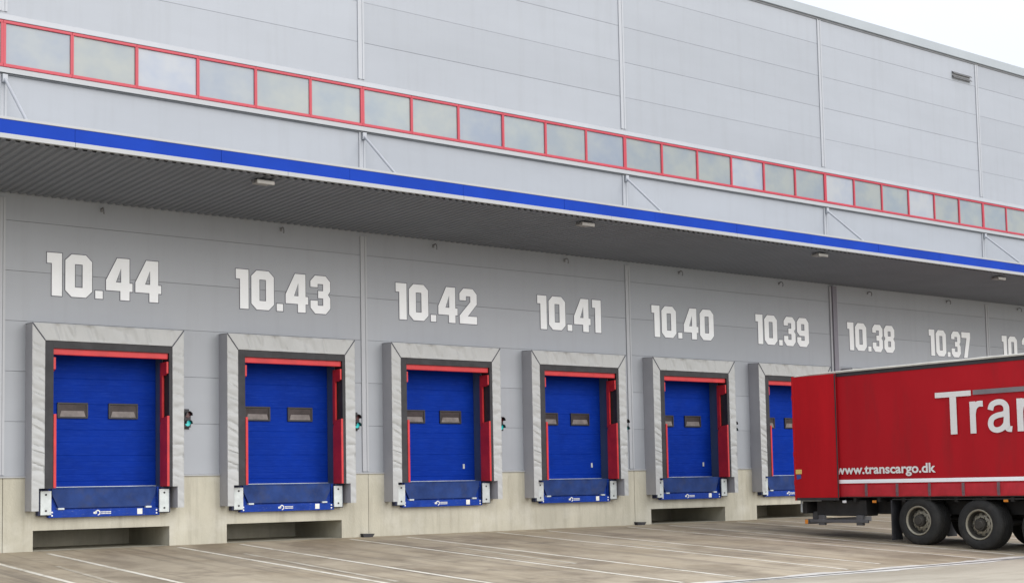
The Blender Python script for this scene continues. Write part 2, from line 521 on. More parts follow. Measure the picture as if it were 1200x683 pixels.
# flashing on top of the plinth, interrupted at the shelters
edges = [X0] + [v for x in DOCKX for v in (x - 1.60, x + 1.60)] + [X1]
for a, b in zip(edges[::2], edges[1::2]):
    bm = BM()
    prism(bm, [(-0.045, 1.462), (-0.045, 1.486), (0.02, 1.515), (0.02, 1.478)], 'x', a, b)
    W('plinth_flashing', bm, M['trim'])
# ramp pits
for n in PITS:
    x = DOCKX[n]
    bm = BM()
    a, b, zt, y0, y1, z0 = x - 1.44, x + 1.44, 0.41, YP, 2.2, -0.02
    quad(bm, (a, y0, zt), (b, y0, zt), (b, y1, zt), (a, y1, zt))
    quad(bm, (a, y0, z0), (a, y1, z0), (a, y1, zt), (a, y0, zt))
    quad(bm, (b, y0, z0), (b, y1, z0), (b, y1, zt), (b, y0, zt))
    quad(bm, (a, y1, z0), (b, y1, z0), (b, y1, zt), (a, y1, zt))
    quad(bm, (a, y0, z0 + 0.022), (b, y0, z0 + 0.022), (b, y1, z0 + 0.022), (a, y1, z0 + 0.022))
    W('pit', bm, M['concrete'])
# vertical joint covers between the bays
for s in seams[1:-1]:
    for z0, z1 in ((1.52, 7.06), (7.62, 9.55), (10.85, 15.54)):
        if abs(s - seams[5]) < 0.01 and z0 < 2: continue
        bm = BM()
        w = 0.085
        prism(bm, [(s - w, -0.004), (s - w, -0.028), (s - w + 0.045, -0.028), (s - w + 0.055, -0.012), (s + w - 0.055, -0.012),
                   (s + w - 0.045, -0.028), (s + w, -0.028), (s + w, -0.004)], 'z', z0, z1)
        W('joint_cover', bm, M['cover'])
# downpipe channel at the building joint
s = seams[5] + 0.22
bm = BM()
box(bm, s - 0.11, s + 0.09, -0.10, -0.006, -0.3, 7.10, 0.01)
dp = W('downpipe', bm, M['pipe'])
bm = BM()
box(bm, s - 0.19, s - 0.112, -0.045, -0.006, 1.53, 7.09)
box(bm, s + 0.092, s + 0.14, -0.07, -0.006, 1.53, 7.09)
W('pipe_cover', bm, M['cover'], dp)

# window strip
bm = BM()
prism(bm, [(-0.004, WIN_Z1 + 0.005), (-0.075, WIN_Z1 + 0.005), (-0.075, WIN_Z1 + 0.02), (-0.04, WIN_Z1 + 0.03), (-0.036, WIN_Z1 + 0.13), (-0.004, WIN_Z1 + 0.145)], 'x', X0, X1)
W('head_flashing', bm, M['cover'])
bm = BM()
prism(bm, [(-0.004, WIN_Z0 - 0.005), (-0.05, WIN_Z0 - 0.005), (-0.10, WIN_Z0 - 0.03), (-0.10, WIN_Z0 - 0.125), (-0.06, WIN_Z0 - 0.125), (-0.004, WIN_Z0 - 0.10)], 'x', X0, X1)
W('sill_flashing', bm, M['trim'])
bm = BM()
box(bm, X0, X1, -0.045, -0.006, WIN_Z0 - 0.15, WIN_Z0 - 0.128)
W('groove_and_shade_line', bm, M['joint'])  # shadow line below the sill, put in as a dark strip
WW = BAY / 6
k = 0
for bay in range(1, 8):
    for i in range(6):
        a = seams[bay] + i * WW
        b = a + WW
        t = 0.033
        tl = 0.052 if i == 0 else t
        tr = 0.052 if i == 5 else t
        bm = BM()
        yf, yb = -0.062, 0.02
        e = 0.001
        box(bm, a + e, b - e, yf, yb, WIN_Z1 - 0.062, WIN_Z1 - 0.001, 0.006)
        box(bm, a + e, b - e, yf, yb, WIN_Z0 + 0.001, WIN_Z0 + 0.068, 0.006)
        box(bm, a + e, a + tl, yf + 0.003, yb, WIN_Z0 + 0.068, WIN_Z1 - 0.062)
        box(bm, b - tr, b - e, yf + 0.003, yb, WIN_Z0 + 0.068, WIN_Z1 - 0.062)
        w = W('window', bm, M['red_frame'])
        bm = BM()
        ti = random.uniform(-0.006, 0.006)
        quad(bm, (a + tl, -0.025 + ti, WIN_Z0 + 0.068), (b - tr, -0.025 - ti, WIN_Z0 + 0.068), (b - tr, -0.025 - ti, WIN_Z1 - 0.062), (a + tl, -0.025 + ti, WIN_Z1 - 0.062))
        pale = (bay, i) in ((2, 2), (5, 0), (5, 3), (4, 3))
        W('pane', bm, GLASS[2] if pale else GLASS[(0, 1, 3)[(i * 2 + bay * 5 + (i * bay) % 3) % 3]], w)

# canopy
YC = -4.10
bm = BM()
prism(bm, [(-0.03, 7.20), (YC + 0.03, 7.235), (YC + 0.03, 7.52), (-0.03, 7.60)], 'x', X0, X1)
can = W('canopy', bm, M['cap'])
bm = BM()
px = X0
per = 0.168
zr = lambda y, up_: 7.135 + (0.05 if up_ else 0.0)
prof = [(0.0, 0), (0.06, 0), (0.085, 1), (0.143, 1)]
cur = []
while px < X1:
    for dx, u_ in prof:
        cur.append((px + dx, 7.147 + 0.034 * u_))
    px += per
pr = None
for x, z in cur:
    c2 = (bm.verts.new((x, -0.035, z)), bm.verts.new((x, YC + 0.04, z + 0.03)))
    if pr: bm.faces.new((pr[0], pr[1], c2[1], c2[0]))
    pr = c2
W('soffit', bm, M['soffit'], can)
bm = BM()
x = X0
while x < X1 - 0.1:
    j = random.uniform(-0.002, 0.002)
    box(bm, x + 0.003, min(X1, x + 2.8) - 0.003, YC - 0.01 + j, YC + 0.03, 7.292, 7.535)
    x += 2.8
W('fascia', bm, M['blue_band'], can)
bm = BM()
x = X0
while x < X1 - 0.1:
    j = random.uniform(-0.003, 0.003)
    box(bm, x + 0.002, min(X1, x + 4.2) - 0.002, YC - 0.035 + j, YC + 0.055, 7.205, 7.290, 0.006)
    x += 4.2
W('edge_trim', bm, M['trim'], can)
bm = BM()
box(bm, X0, X1, YC - 0.022, YC + 0.12, 7.537, 7.585, 0.006)
W('coping', bm, M['trim'], can)
for s in seams[1:-1]:
    bm = BM()
    cyl(bm, (s + 0.03, -0.05, 9.47), (s + 0.03, -2.25, 7.57), 0.032, seg=12)
    box(bm, s - 0.02, s + 0.08, -0.10, -0.03, 9.38, 9.54)
    W('tie_rod', bm, M['cover'], can)

# ------------------------------------------------------------------ loading docks
def wrinkled(bm, P, nu, nv, amp, freq, seed, normal, shear=0.0):
    """grid sheet: P(u,v) gives a point; displaced along normal with folds that fade at the borders"""
    g = []
    for i in range(nu + 1):
        row = []
        for j in range(nv + 1):
            u, v = i / nu, j / nv
            p = Vector(P(u, v))
            qx, qz = p.x + shear * p.z * 0.3, p.z + shear * p.x
            f = noise.noise(Vector((qx * freq[0] + seed, seed, qz * freq[1])))
            f -= 1.1 * max(0, 0.16 - abs(noise.noise(Vector((qx * freq[0] * 0.9 + seed, seed + 4, qz * freq[1] * 0.9))))) * 5
            f += 0.3 * noise.noise(Vector((qx * freq[0] * 4 + seed, seed, qz * freq[1] * 4)))
            edge = min(1, 8 * min(u, 1 - u) + 0.15, 8 * min(v, 1 - v) + 0.15)
            p += Vector(normal) * amp * f * edge
            row.append(bm.verts.new(p))
        g.append(row)
    for i in range(nu):
        for j in range(nv):
            bm.faces.new((g[i][j], g[i + 1][j], g[i + 1][j + 1], g[i][j + 1]))

def make_dock():
    root = thing('loading_dock', 'x', 'loading dock', (0, 0, 0), 'loading docks along the wall')
    YF = -0.405
    O, I, ZT, ZI, ZB = 1.60, 1.345, 4.53, 4.19, 0.80
    for s in (-1, 1):
        bm = BM()                       # fabric face of the side cushion
        ZN, IN = 1.245, 1.455           # notched round the bumper below dock level
        def P(u, v, s=s):
            x = I + (O - I) * u
            zt = ZI + (ZT - ZI) * u
            return (s * x, YF, ZN + (zt - ZN) * v)
        wrinkled(bm, P, 10, 130, 0.027, (1.2, 6.5), 3.1 * s + 5, (0, -1, 0.1), 0.30)
        def P(u, v, s=s):
            return (s * (IN + (O - IN) * u), YF, ZB + (ZN - ZB) * v)
        wrinkled(bm, P, 6, 14, 0.012, (1.3, 5.0), 3.1 * s + 5, (0, -1, 0.15), 0.55)
        sp = obj('side_panel', bm, M['fabric'], root, True)
        bm = BM()                       # stiff outer return, inner return, foot
        quad(bm, (s * O, YF, ZB), (s * O, -0.004, ZB), (s * O, -0.004, ZT), (s * O, YF, ZT))
        quad(bm, (s * I, YF, ZN), (s * I, -0.004, ZN), (s * I, -0.004, ZI), (s * I, YF, ZI))
        quad(bm, (s * IN, YF, ZB), (s * IN, -0.004, ZB), (s * IN, -0.004, ZN), (s * IN, YF, ZN))
        quad(bm, (s * I, YF, ZN), (s * IN, YF, ZN), (s * IN, -0.004, ZN), (s * I, -0.004, ZN))
        quad(bm, (s * O, YF, ZB), (s * IN, YF, ZB), (s * IN, -0.004, ZB), (s * O, -0.004, ZB))
        obj('side_return', bm, M['shelter_side'], sp)
        bm = BM()                       # corner welt along the mitre
        a, b = Vector((s * I, YF - 0.006, ZI)), Vector((s * O, YF - 0.006, ZT))
        cyl(bm, a, b, 0.011, seg=8)
        obj('corner_welt', bm, M['seam'], sp)
    bm = BM()
    def P(u, v):
        x = (I + (O - I) * v) * (2 * u - 1)
        return (x, YF, ZI + (ZT - ZI) * v)
    wrinkled(bm, P, 160, 12, 0.034, (4.2, 0.9), 9.4, (0, -1, 0), 0.9)
    hp = obj('header_panel', bm, M['fabric'], root, True)
    bm = BM()
    quad(bm, (-O, YF, ZT), (O, YF, ZT), (O, -0.004, ZT + 0.02), (-O, -0.004, ZT + 0.02))
    quad(bm, (-I, YF, ZI), (I, YF, ZI), (I, -0.004, ZI), (-I, -0.004, ZI))
    obj('header_return', bm, M['shelter_side'], hp)
    # dark rubber curtains inside the frame
    for s in (-1, 1):
        bm = BM()
        a, b = (-1.343, -1.168) if s < 0 else (1.278, 1.343)
        box(bm, a, b, -0.385, -0.34, 1.24, ZI - 0.002)
        box(bm, *sorted((s * 1.30, s * 1.343)), -0.338, -0.01, 1.24, ZI - 0.004)
        obj('side_flap', bm, M['rubber'], root)
    bm = BM()
    box(bm, -1.166, 1.276, -0.385, -0.34, 4.04, ZI - 0.002)
    box(bm, -1.298, 1.298, -0.338, -0.02, 4.07, 4.12)
    obj('head_flap', bm, M['rubber'], root)
    # red guards: wide foot pads, slim strip above, corner brackets and head bar
    for s in (-1, 1):
        bm = BM()
        a, b = (-1.165, -1.112) if s < 0 else (1.225, 1.275)
        prism(bm, [(-0.40, 1.25), (-0.03, 1.25), (-0.03, 2.52), (-0.10, 2.68), (-0.40, 2.72)], 'x', a, b)
        prism(bm, [(-0.13, 2.70), (-0.03, 2.60), (-0.03, 3.66), (-0.13, 3.66)], 'x', a, b)
        prism(bm, [(-0.36, 3.86), (-0.36, 3.62), (-0.25, 3.58), (-0.03, 3.58), (-0.03, 3.86)], 'x', a + 0.004, b - 0.004)
        obj('red_guard', bm, M['red_pad'], root)
    bm = BM()
    box(bm, -1.165, 1.275, -0.335, -0.24, 3.915, 4.045, 0.012)
    box(bm, -1.163, 1.273, -0.238, -0.03, 3.97, 4.03)
    obj('head_bar', bm, M['red_pad'], root)
    # opening: jambs, soffit and dock floor
    bm = BM()
    D0, D1 = -0.01, 0.30
    hw = DOOR_HW
    for s in (-1, 1):
        a, b = sorted((s * hw, s * (hw - 0.012)))
        box(bm, a, b, D0, D1, DOOR_Z0, DOOR_Z1)
    box(bm, -hw + 0.012, hw - 0.012, D0, D1, DOOR_Z1 - 0.02, DOOR_Z1)
    obj('door_jamb', bm, M['jamb'], root)
    bm = BM()
    box(bm, -hw + 0.014, hw - 0.014, -0.05, 0.40, 1.19, 1.25)
    obj('dock_floor', bm, M['lip'], root)
    # sectional door: ribbed sections
    bm = BM()
    z, zs = 1.262, []
    n = 0
    while z < 4.05:
        deep = 0.007 if n % 4 == 0 else 0.003
        zs += [(z, 0.30), (z + 0.108, 0.30), (z + 0.116, 0.30 + deep), (z + 0.124, 0.30 + deep)]
        z += 0.132
        n += 1
    wins = [(-0.86, -0.22), (0.22, 0.86)]
    xs = [-hw + 0.014, -0.86, -0.22, 0.22, 0.86, hw - 0.014]
    WZ0, WZ1 = 2.675, 3.0
    lvl = sorted(set([(a, b) for a, b in zs]))
    prevr = None
    for zz, yy in lvl:
        row = [bm.verts.new((x, yy, zz)) for x in xs]
        if prevr:
            for i in range(5):
                bm.faces.new((prevr[i], prevr[i + 1], row[i + 1], row[i]))
        prevr = row
    door = obj('overhead_door', bm, M['door'], root)
    for a, b in wins:
        bm = BM()
        t = 0.035
        y0, y1 = 0.262, 0.298
        box(bm, a, b, y0, y1, WZ0, WZ0 + t, 0.006)
        box(bm, a, b, y0, y1, WZ1 - t, WZ1, 0.006)
        box(bm, a, a + t, y0 + 0.002, y1, WZ0 + t, WZ1 - t)
        box(bm, b - t, b, y0 + 0.002, y1, WZ0 + t, WZ1 - t)
        wf = obj('window', bm, M['black'], door)
        bm = BM()
        box(bm, a + t, b - t, 0.280, 0.294, WZ0 + t, WZ1 - t)
        # pale shape below: a reflection painted over the lower half of the pane
        obj('pane', bm, M['door_glass'], wf)
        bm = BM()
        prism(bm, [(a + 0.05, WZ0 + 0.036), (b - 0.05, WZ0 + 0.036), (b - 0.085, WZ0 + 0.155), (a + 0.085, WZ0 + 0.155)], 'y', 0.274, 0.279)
        obj('pane_reflection', bm, M['pale_reflect'], wf)
    bm = BM()
    box(bm, -hw + 0.016, hw - 0.016, 0.27, 0.297, 1.252, 1.275)
    obj('bottom_seal', bm, M['plate'], door)
    # leveller: recessed box, folded lip plate, front beam
    bm = BM()
    box(bm, -1.17, 1.17, -0.055, -0.02, 0.66, 1.245)
    lev = obj('dock_leveller', bm, M['beam'], root)
    for s in (-1, 1):
        bm = BM()
        a, b = sorted((s * 1.12, s * 1.17))
        box(bm, a, b, -0.10, -0.056, 0.83, 1.24, 0.004)
        obj('cheek', bm, M['beam'], lev)
    bm = BM()
    prism(bm, [(-1.10, 1.235), (1.10, 1.235), (1.085, 1.10), (0.96, 0.845), (-0.96, 0.845), (-1.085, 1.10)], 'y', -0.115, -0.085)
    box(bm, -1.10, 1.10, -0.118, -0.02, 1.237, 1.256, 0.004)
    cyl(bm, (-1.05, -0.10, 1.24), (1.05, -0.10, 1.24), 0.022, seg=10)
    obj('lip', bm, M['lip'], lev)
    bm = BM()
    box(bm, -1.17, 1.17, -0.135, -0.056, 0.655, 0.815, 0.006)
    obj('beam', bm, M['beam'], lev)
    for s in (-1, 1):
        bm = BM()
        box(bm, s * 0.92 - 0.065, s * 0.92 + 0.065, -0.16, -0.06, 0.812, 0.85, 0.006)
        obj('lug', bm, M['plate'], lev)
        for z in (0.70, 0.765):
            bm = BM()
            cyl(bm, (s * 1.10, -0.142, z), (s * 1.10, -0.13, z), 0.018, seg=10)
            obj('bolt', bm, M['white'], lev)
    bm = BM()
    box(bm, 0.68, 0.79, -0.1385, -0.134, 0.685, 0.80)
    obj('label', bm, M['sticker'], lev)
    bm = BM()                                # maker's mark: hexagon ring, notch, two text rows too small to read
    ring = lambda r, n, a0=0: [(r * math.cos(a0 + 2 * math.pi * i / n), r * math.sin(a0 + 2 * math.pi * i / n)) for i in range(n)]
    o6, i6 = ring(0.062, 6, 0.52), ring(0.038, 6, 0.52)
    for i in range(6):
        if i == 3: continue
        j = (i + 1) % 6
        quad(bm, *[(-0.16 + q[0], -0.1375, 0.737 + q[1]) for q in (o6[i], o6[j], i6[j], i6[i])])
    quad(bm, *[(-0.16 + q[0], -0.1375, 0.737 + q[1]) for q in ((-0.09, -0.02), (-0.02, -0.02), (-0.02, 0.02), (-0.09, 0.02))])
    for z0, z1, L in ((0.742, 0.764, 0.20), (0.708, 0.730, 0.20)):
        x = -0.085
        while x < -0.085 + L:
            w = 0.022
            quad(bm, (x, -0.1375, z0), (x + w, -0.1375, z0), (x + w, -0.1375, z1), (x, -0.1375, z1))
            x += 0.030
    obj('maker_mark', bm, M['sticker'], lev)
    # bumpers
    for s in (-1, 1):
        bm = BM()
        a, b = sorted((s * 1.175, s * 1.40))
        box(bm, a + 0.01, b - 0.005, -0.17, -0.018, 0.70, 1.235, 0.01)
        bu = obj('bumper', bm, M['housing'], root)
        bm = BM()
        box(bm, *((1.135, 1.355) if s > 0 else (-1.355, -1.135)), -0.205, -0.172, 0.715, 1.195, 0.006)
        pl = obj('bumper_plate', bm, M['plate'], bu)
        bm = BM()
        for z in (0.80, 1.12):
            cyl(bm, (s * 1.245, -0.213, z), (s * 1.245, -0.20, z), 0.021, seg=12)
        obj('bolt', bm, M['rubber'], bu)
    return root
M['pale_reflect'] = mat('pale_grey_reflection', (0.17, 0.15, 0.145), 0.6, 0, 0.25, 6)  # reflection on the door panes, put in as colour

NUMS = ['10.44', '10.43', '10.42', '10.41', '10.40', '10.39', '10.38', '10.37', '10.36']
dock0 = make_dock()
kids = kid_map(dock0)
for n in range(NDOCK):
    d = dock0 if n == 0 else copy_tree(dock0, kids)
    d.location = (DOCKX[n], 0, 0)
    if n >= 2:                          # these doors show a pale lock plate low on the right
        door = [c for c in COL.objects if c.parent == d and c.name.startswith('overhead_door')][0]
        bm = BM()
        box(bm, 0.90, 0.955, 0.280, 0.2985, 1.56, 1.68, 0.008)
        obj('handle', bm, M['plate'], door)
    extra = {0: ', leftmost, above an open pit', 1: ' above an open pit', 2: ' on solid concrete', 3: ' on solid concrete',
             4: ' above an open pit', 5: ' half hidden by the red trailer', 6: ' hidden behind the red trailer',
             7: ' hidden behind the red trailer', 8: ' hidden behind the red trailer'}[n]
    d['label'] = 'grey padded dock with blue door under number %s%s' % (NUMS[n], extra)

# ------------------------------------------------------------------ painted dock numbers
H = 0.882
GLY = {
    '1': (0.31, [(0, .88), (.31, .88), (.31, 0), (.10, 0), (.10, .665), (0, .665)], []),
    '0': (0.56, [(.13, .88), (.43, .88), (.56, .75), (.56, .13), (.43, 0), (.13, 0), (0, .13), (0, .75)],
          [[(.20, .20), (.20, .68), (.36, .68), (.36, .20)]]),
    '.': (0.16, [(0, .165), (.16, .165), (.16, 0), (0, 0)], []),
    '4': (0.57, [(.24, .88), (.51, .88), (.51, .365), (.575, .365), (.575, .19), (.51, .19), (.51, 0), (.31, 0), (.31, .19), (0, .19), (0, .40)],
          [[(.325, .37), (.215, .37), (.325, .67)]]),
    '3': (0.52, [(.12, .88), (.40, .88), (.52, .75), (.52, .53), (.46, .45), (.52, .37), (.52, .13), (.40, 0), (.12, 0), (0, .13), (0, .30), (.19, .30),
                 (.19, .19), (.33, .19), (.33, .36), (.20, .36), (.20, .53), (.33, .53), (.33, .69), (.19, .69), (.19, .61), (0, .61), (0, .75)], []),
    '2': (0.53, [(.12, .88), (.41, .88), (.53, .75), (.53, .50), (.25, .19), (.53, .19), (.53, 0), (0, 0), (0, .20), (.33, .55), (.33, .69), (.20, .69),
                 (.20, .58), (0, .58), (0, .75)], []),
    '7': (0.50, [(0, .88), (.50, .88), (.50, .70), (.31, 0), (.10, 0), (.28, .68), (0, .68)], []),
    '8': (0.54, [(.12, .88), (.42, .88), (.54, .75), (.54, .53), (.48, .45), (.54, .37), (.54, .13), (.42, 0), (.12, 0), (0, .13), (0, .37), (.06, .45),
                 (0, .53), (0, .75)], [[(.20, .53), (.20, .69), (.34, .69), (.34, .53)], [(.20, .19), (.20, .37), (.34, .37), (.34, .19)]]),
    '9': (0.54, [(.12, .88), (.42, .88), (.54, .75), (.54, .13), (.42, 0), (.12, 0), (0, .13), (0, .29), (.19, .29), (.19, .19), (.34, .19), (.34, .33),
                 (.12, .33), (0, .45), (0, .75)], [[(.20, .50), (.20, .69), (.34, .69), (.34, .50)]]),
    '6': (0.54, [(.42, 0), (.12, 0), (0, .13), (0, .75), (.12, .88), (.42, .88), (.54, .75), (.54, .59), (.35, .59), (.35, .69), (.20, .69), (.20, .55),
                 (.42, .55), (.54, .43), (.54, .13)], [[(.34, .38), (.34, .19), (.20, .19), (.20, .38)]]),
}
def area(p):
    return sum(p[i][0] * p[(i + 1) % len(p)][1] - p[(i + 1) % len(p)][0] * p[i][1] for i in range(len(p))) / 2
def grow(p, d):
    if area(p) < 0: p = p[::-1]
    out = []
    n = len(p)
    for i in range(n):
        a, b, c = Vector(p[i - 1]), Vector(p[i]), Vector(p[(i + 1) % n])
        n1 = Vector(((b - a).y, -(b - a).x)).normalized()
        n2 = Vector(((c - b).y, -(c - b).x)).normalized()
        m = (n1 + n2)
        m = m / max(0.25, (1 + n1.dot(n2)))
        out.append(tuple(b + m * d))
    return out
def fill(bm, loops, ox, oz, y):
    L = [[Vector((q[0], q[1], 0)) for q in l] for l in loops]
    flat = [v for l in L for v in l]
    vs = [bm.verts.new((v.x + ox, y, v.y + oz)) for v in flat]
    for t in tessellate_polygon(L):
        try: bm.faces.new([vs[i] for i in t])
        except ValueError: pass
for n, txt in enumerate(NUMS):
    gap = 0.068
    width = sum(GLY[c][0] for c in txt) + gap * (len(txt) - 1)
    ox = -1.185
    if txt == '10.41': ox = -1.035
    b1, b2 = BM(), BM()
    x = ox
    for c in txt:
        w, outer, hs = GLY[c]
        fill(b1, [outer] + hs, x, 0, -0.0095)
        fill(b2, [grow(outer, 0.015)] + [[tuple(q) for q in grow(h, -0.015)] for h in hs], x, 0, -0.006)
        x += w + gap
    t = thing('dock_number', 'white outlined number %s painted on the grey wall%s' % (txt, (', leftmost' if n == 0 else '')), 'painted number',
              (DOCKX[n] - 0.02 * n * 0.5, 0, 5.148), 'white dock numbers on the wall')
    obj('outline', b2, M['outline'], t)
    obj('digits', b1, M['number'], t)

# ------------------------------------------------------------------ small fittings on the building
def make_signal():
    t = thing('signal_light', 'x', 'signal light', (0, 0, 0), 'dock signal lights')
    bm = BM()
    box(bm, -0.105, 0.075, -0.012, -0.003, -0.20, 0.235, 0.003)
    obj('back_plate', bm, M['black'], t)
    bm = BM()
    box(bm, -0.075, 0.075, -0.10, -0.013, -0.165, 0.19, 0.012)
    obj('housing', bm, M['black'], t)
    for z, m, nm in ((0.105, 'red_off', 'red_lens'), (-0.075, 'green_on', 'green_lens')):
        bm = BM()
        cyl(bm, (0, -0.112, z), (0, -0.101, z), 0.060, 0.064, 20)
        obj(nm, bm, M[m], t)
        bm = BM()
        ri, ro = 0.066, 0.073
        seg = 14
        A = [(r * math.cos(a), z + r * math.sin(a)) for a in [math.pi * (-0.08 + 1.16 * i / seg) for i in range(seg + 1)] for r in (ri, ro)]
        for i in range(seg):
            p = A[2 * i:2 * i + 4]
            y0, y1 = -0.101, -0.20
            P = lambda q, y: (q[0], y, q[1])
            quad(bm, P(p[0], y0), P(p[2], y0), P(p[2], y1), P(p[0], y1))
            quad(bm, P(p[1], y0), P(p[3], y0), P(p[3], y1), P(p[1], y1))
            quad(bm, P(p[0], y1), P(p[2], y1), P(p[3], y1), P(p[1], y1))
        obj('hood', bm, M['black'], t)
    return t
sig0 = make_signal()
kids = kid_map(sig0)
for n in range(6):
    s = sig0 if n == 0 else copy_tree(sig0, kids)
    s.location = (DOCKX[n] + 1.82, 0, 2.66)
    s['label'] = 'black signal with lit green lens, right of the dock under number %s' % NUMS[n]

def make_bracket():
    t = thing('wall_bracket', 'x', 'bracket', (0, 0, 0), 'hook brackets under the canopy')
    bm = BM()
    box(bm, -0.025, 0.025, -0.02, -0.005, -0.03, 0.05, 0.004)
    obj('base', bm, M['bracket'], t)
    bm = BM()
    pts = [(0, -0.02, 0.03), (0.0, -0.10, 0.05), (-0.02, -0.17, 0.02), (-0.02, -0.19, -0.05), (0.0, -0.15, -0.09)]
    for a, b in zip(pts, pts[1:]): cyl(bm, a, b, 0.013, seg=8)
    obj('hook', bm, M['bracket'], t, True)
    return t
br0 = make_bracket()
kids = kid_map(br0)
for n in range(NDOCK):
    s = br0 if n == 0 else copy_tree(br0, kids)
    s.location = (DOCKX[n] - 0.05 - 0.02 * n, 0, 7.0)
    s['label'] = 'small dark hook bracket high on the wall above number %s' % NUMS[n]

def make_flood():
    t = thing('soffit_light', 'x', 'light', (0, 0, 0), 'flat lights under the canopy edge')
    bm = BM()
    box(bm, -0.16, 0.16, -0.12, 0.12, -0.07, 0.0, 0.015)
    obj('lamp_body', bm, M['lamp_body'], t)
    bm = BM()
    box(bm, -0.19, 0.19, -0.17, -0.125, -0.10, -0.02, 0.012)
    obj('lamp_glass', bm, M['lamp_glass'], t)
    bm = BM()
    box(bm, -0.22, -0.165, -0.03, 0.03, -0.05, 0.0)
    box(bm, 0.165, 0.22, -0.03, 0.03, -0.05, 0.0)
    obj('mount', bm, M['dark_metal'], t)
    return t
fl0 = make_flood()
kids = kid_map(fl0)
for k in range(4):
    s = fl0 if k == 0 else copy_tree(fl0, kids)
    s.location = (1.76 + 8.26 * k, -3.70, 7.155)
    s['label'] = 'flat pale light under the canopy edge, ' + ('leftmost, between numbers 10.44 and 10.43', 'second from the left, above number 10.41',
                  'third from the left, above number 10.39', 'rightmost, near the picture edge')[k]

t = thing('louvre_vent', 'grey slatted vent box high on the upper wall below the parapet', 'vent', (30.6, 0, 14.97))
bm = BM()
box(bm, -0.52, 0.52, -0.012, -0.004, -0.13, 0.13)
obj('vent_back', bm, M['cover'], t)
for z in (0.065, -0.075):
    bm = BM()
    prism(bm, [(-0.013, z + 0.05), (-0.09, z - 0.02), (-0.09, z - 0.045), (-0.013, z + 0.0)], 'x', -0.53, 0.53)
    obj('slat', bm, M['dark_metal'], t)

for x, w, lab in ((6.29, 0.32, 'small black rubber block at the wall joint right of the second pit'),
                  (14.89, 0.34, 'small black rubber block at the wall joint left of the third pit')):
    bm = BM()
    prism(bm, [(-w / 2 + 0.02, 0.0), (w / 2 - 0.06, 0.0), (w / 2, 0.075), (-w / 2, 0.085)], 'y', -0.14, -0.02)
    tag(obj('rubber_block', bm, M['rubber'], loc=(x, 0, -0.005)), lab, 'rubber block', 'rubber blocks at the wall foot')

# ------------------------------------------------------------------ red curtain-sided trailer
TX0, TX1 = 15.85, 18.40
TY0, TY1 = -4.80, -18.4           # rear, front
TZ0, TZ1 = 0.70, 3.70
tr = thing('semi_trailer', 'red curtain sided trailer with white lettering backed towards the docks', 'trailer', (17.12, -11.6, gz(-11.6)))
def T(name, bm, m, parent=None, smooth=False):
    o = obj(name, bm, m, None, smooth)
    o.parent = parent or tr
    if parent is None: o.matrix_parent_inverse = Matrix.Translation(-tr.location)
    return o
# body shell: floor, roof, front wall, right wall lining; open at the rear
bm = BM()
box(bm, TX0 + 0.04, TX1 - 0.04, TY1 + 0.06, TY0, TZ0 - 0.02, TZ0 + 0.10)
box(bm, TX0 + 0.04, TX1 - 0.04, TY1, TY1 + 0.05, TZ0, TZ1 - 0.02)
box(bm, TX0 + 0.02, TX0 + 0.10, TY0 - 0.10, TY0, TZ0 + 0.10, TZ1 - 0.05)
box(bm, TX1 - 0.10, TX1 - 0.02, TY0 - 0.10, TY0, TZ0 + 0.10, TZ1 - 0.05)
body = T('body', bm, M['frame_dark'])
bm = BM()     # rail under the roof, dark, continuous along both sides and the rear header
box(bm, TX0 - 0.012, TX0 + 0.05, TY1, TY0, 3.585, 3.672, 0.006)
box(bm, TX1 - 0.05, TX1 + 0.012, TY1, TY0, 3.585, 3.672, 0.006)
box(bm, TX0 + 0.052, TX1 - 0.052, TY0 - 0.06, TY0, 3.56, 3.69)
T('roof_rail', bm, M['frame_dark'], body)
bm = BM()     # cream roof sheet, sagging edge
n = 60
pr = None
for i in range(n + 1):
    y = TY0 + (TY1 - TY0) * i / n
    j = 0.012 * noise.noise(Vector((y * 1.3, 0, 0))) + (-0.035 * max(0, 1 - i / 4) ** 1.5)
    pts = [(TX0 - 0.03, 3.676), (TX0 - 0.03, 3.708 + j), (TX0 + 0.05, 3.735 + j), (TX0 + 0.6, 3.75 + j), (TX1 - 0.6, 3.75 + j), (TX1 - 0.05, 3.735 + j), (TX1 + 0.03, 3.708 + j), (TX1 + 0.03, 3.676)]
    cur = [bm.verts.new((x, y, z)) for x, z in pts]
    if pr:
        for a in range(len(pts) - 1): bm.faces.new((pr[a], pr[a + 1], cur[a + 1], cur[a]))
    else:
        bm.faces.new(cur)
    pr = cur
bm.faces.new(pr[::-1])
T('roof_sheet', bm, M['cream'], body)
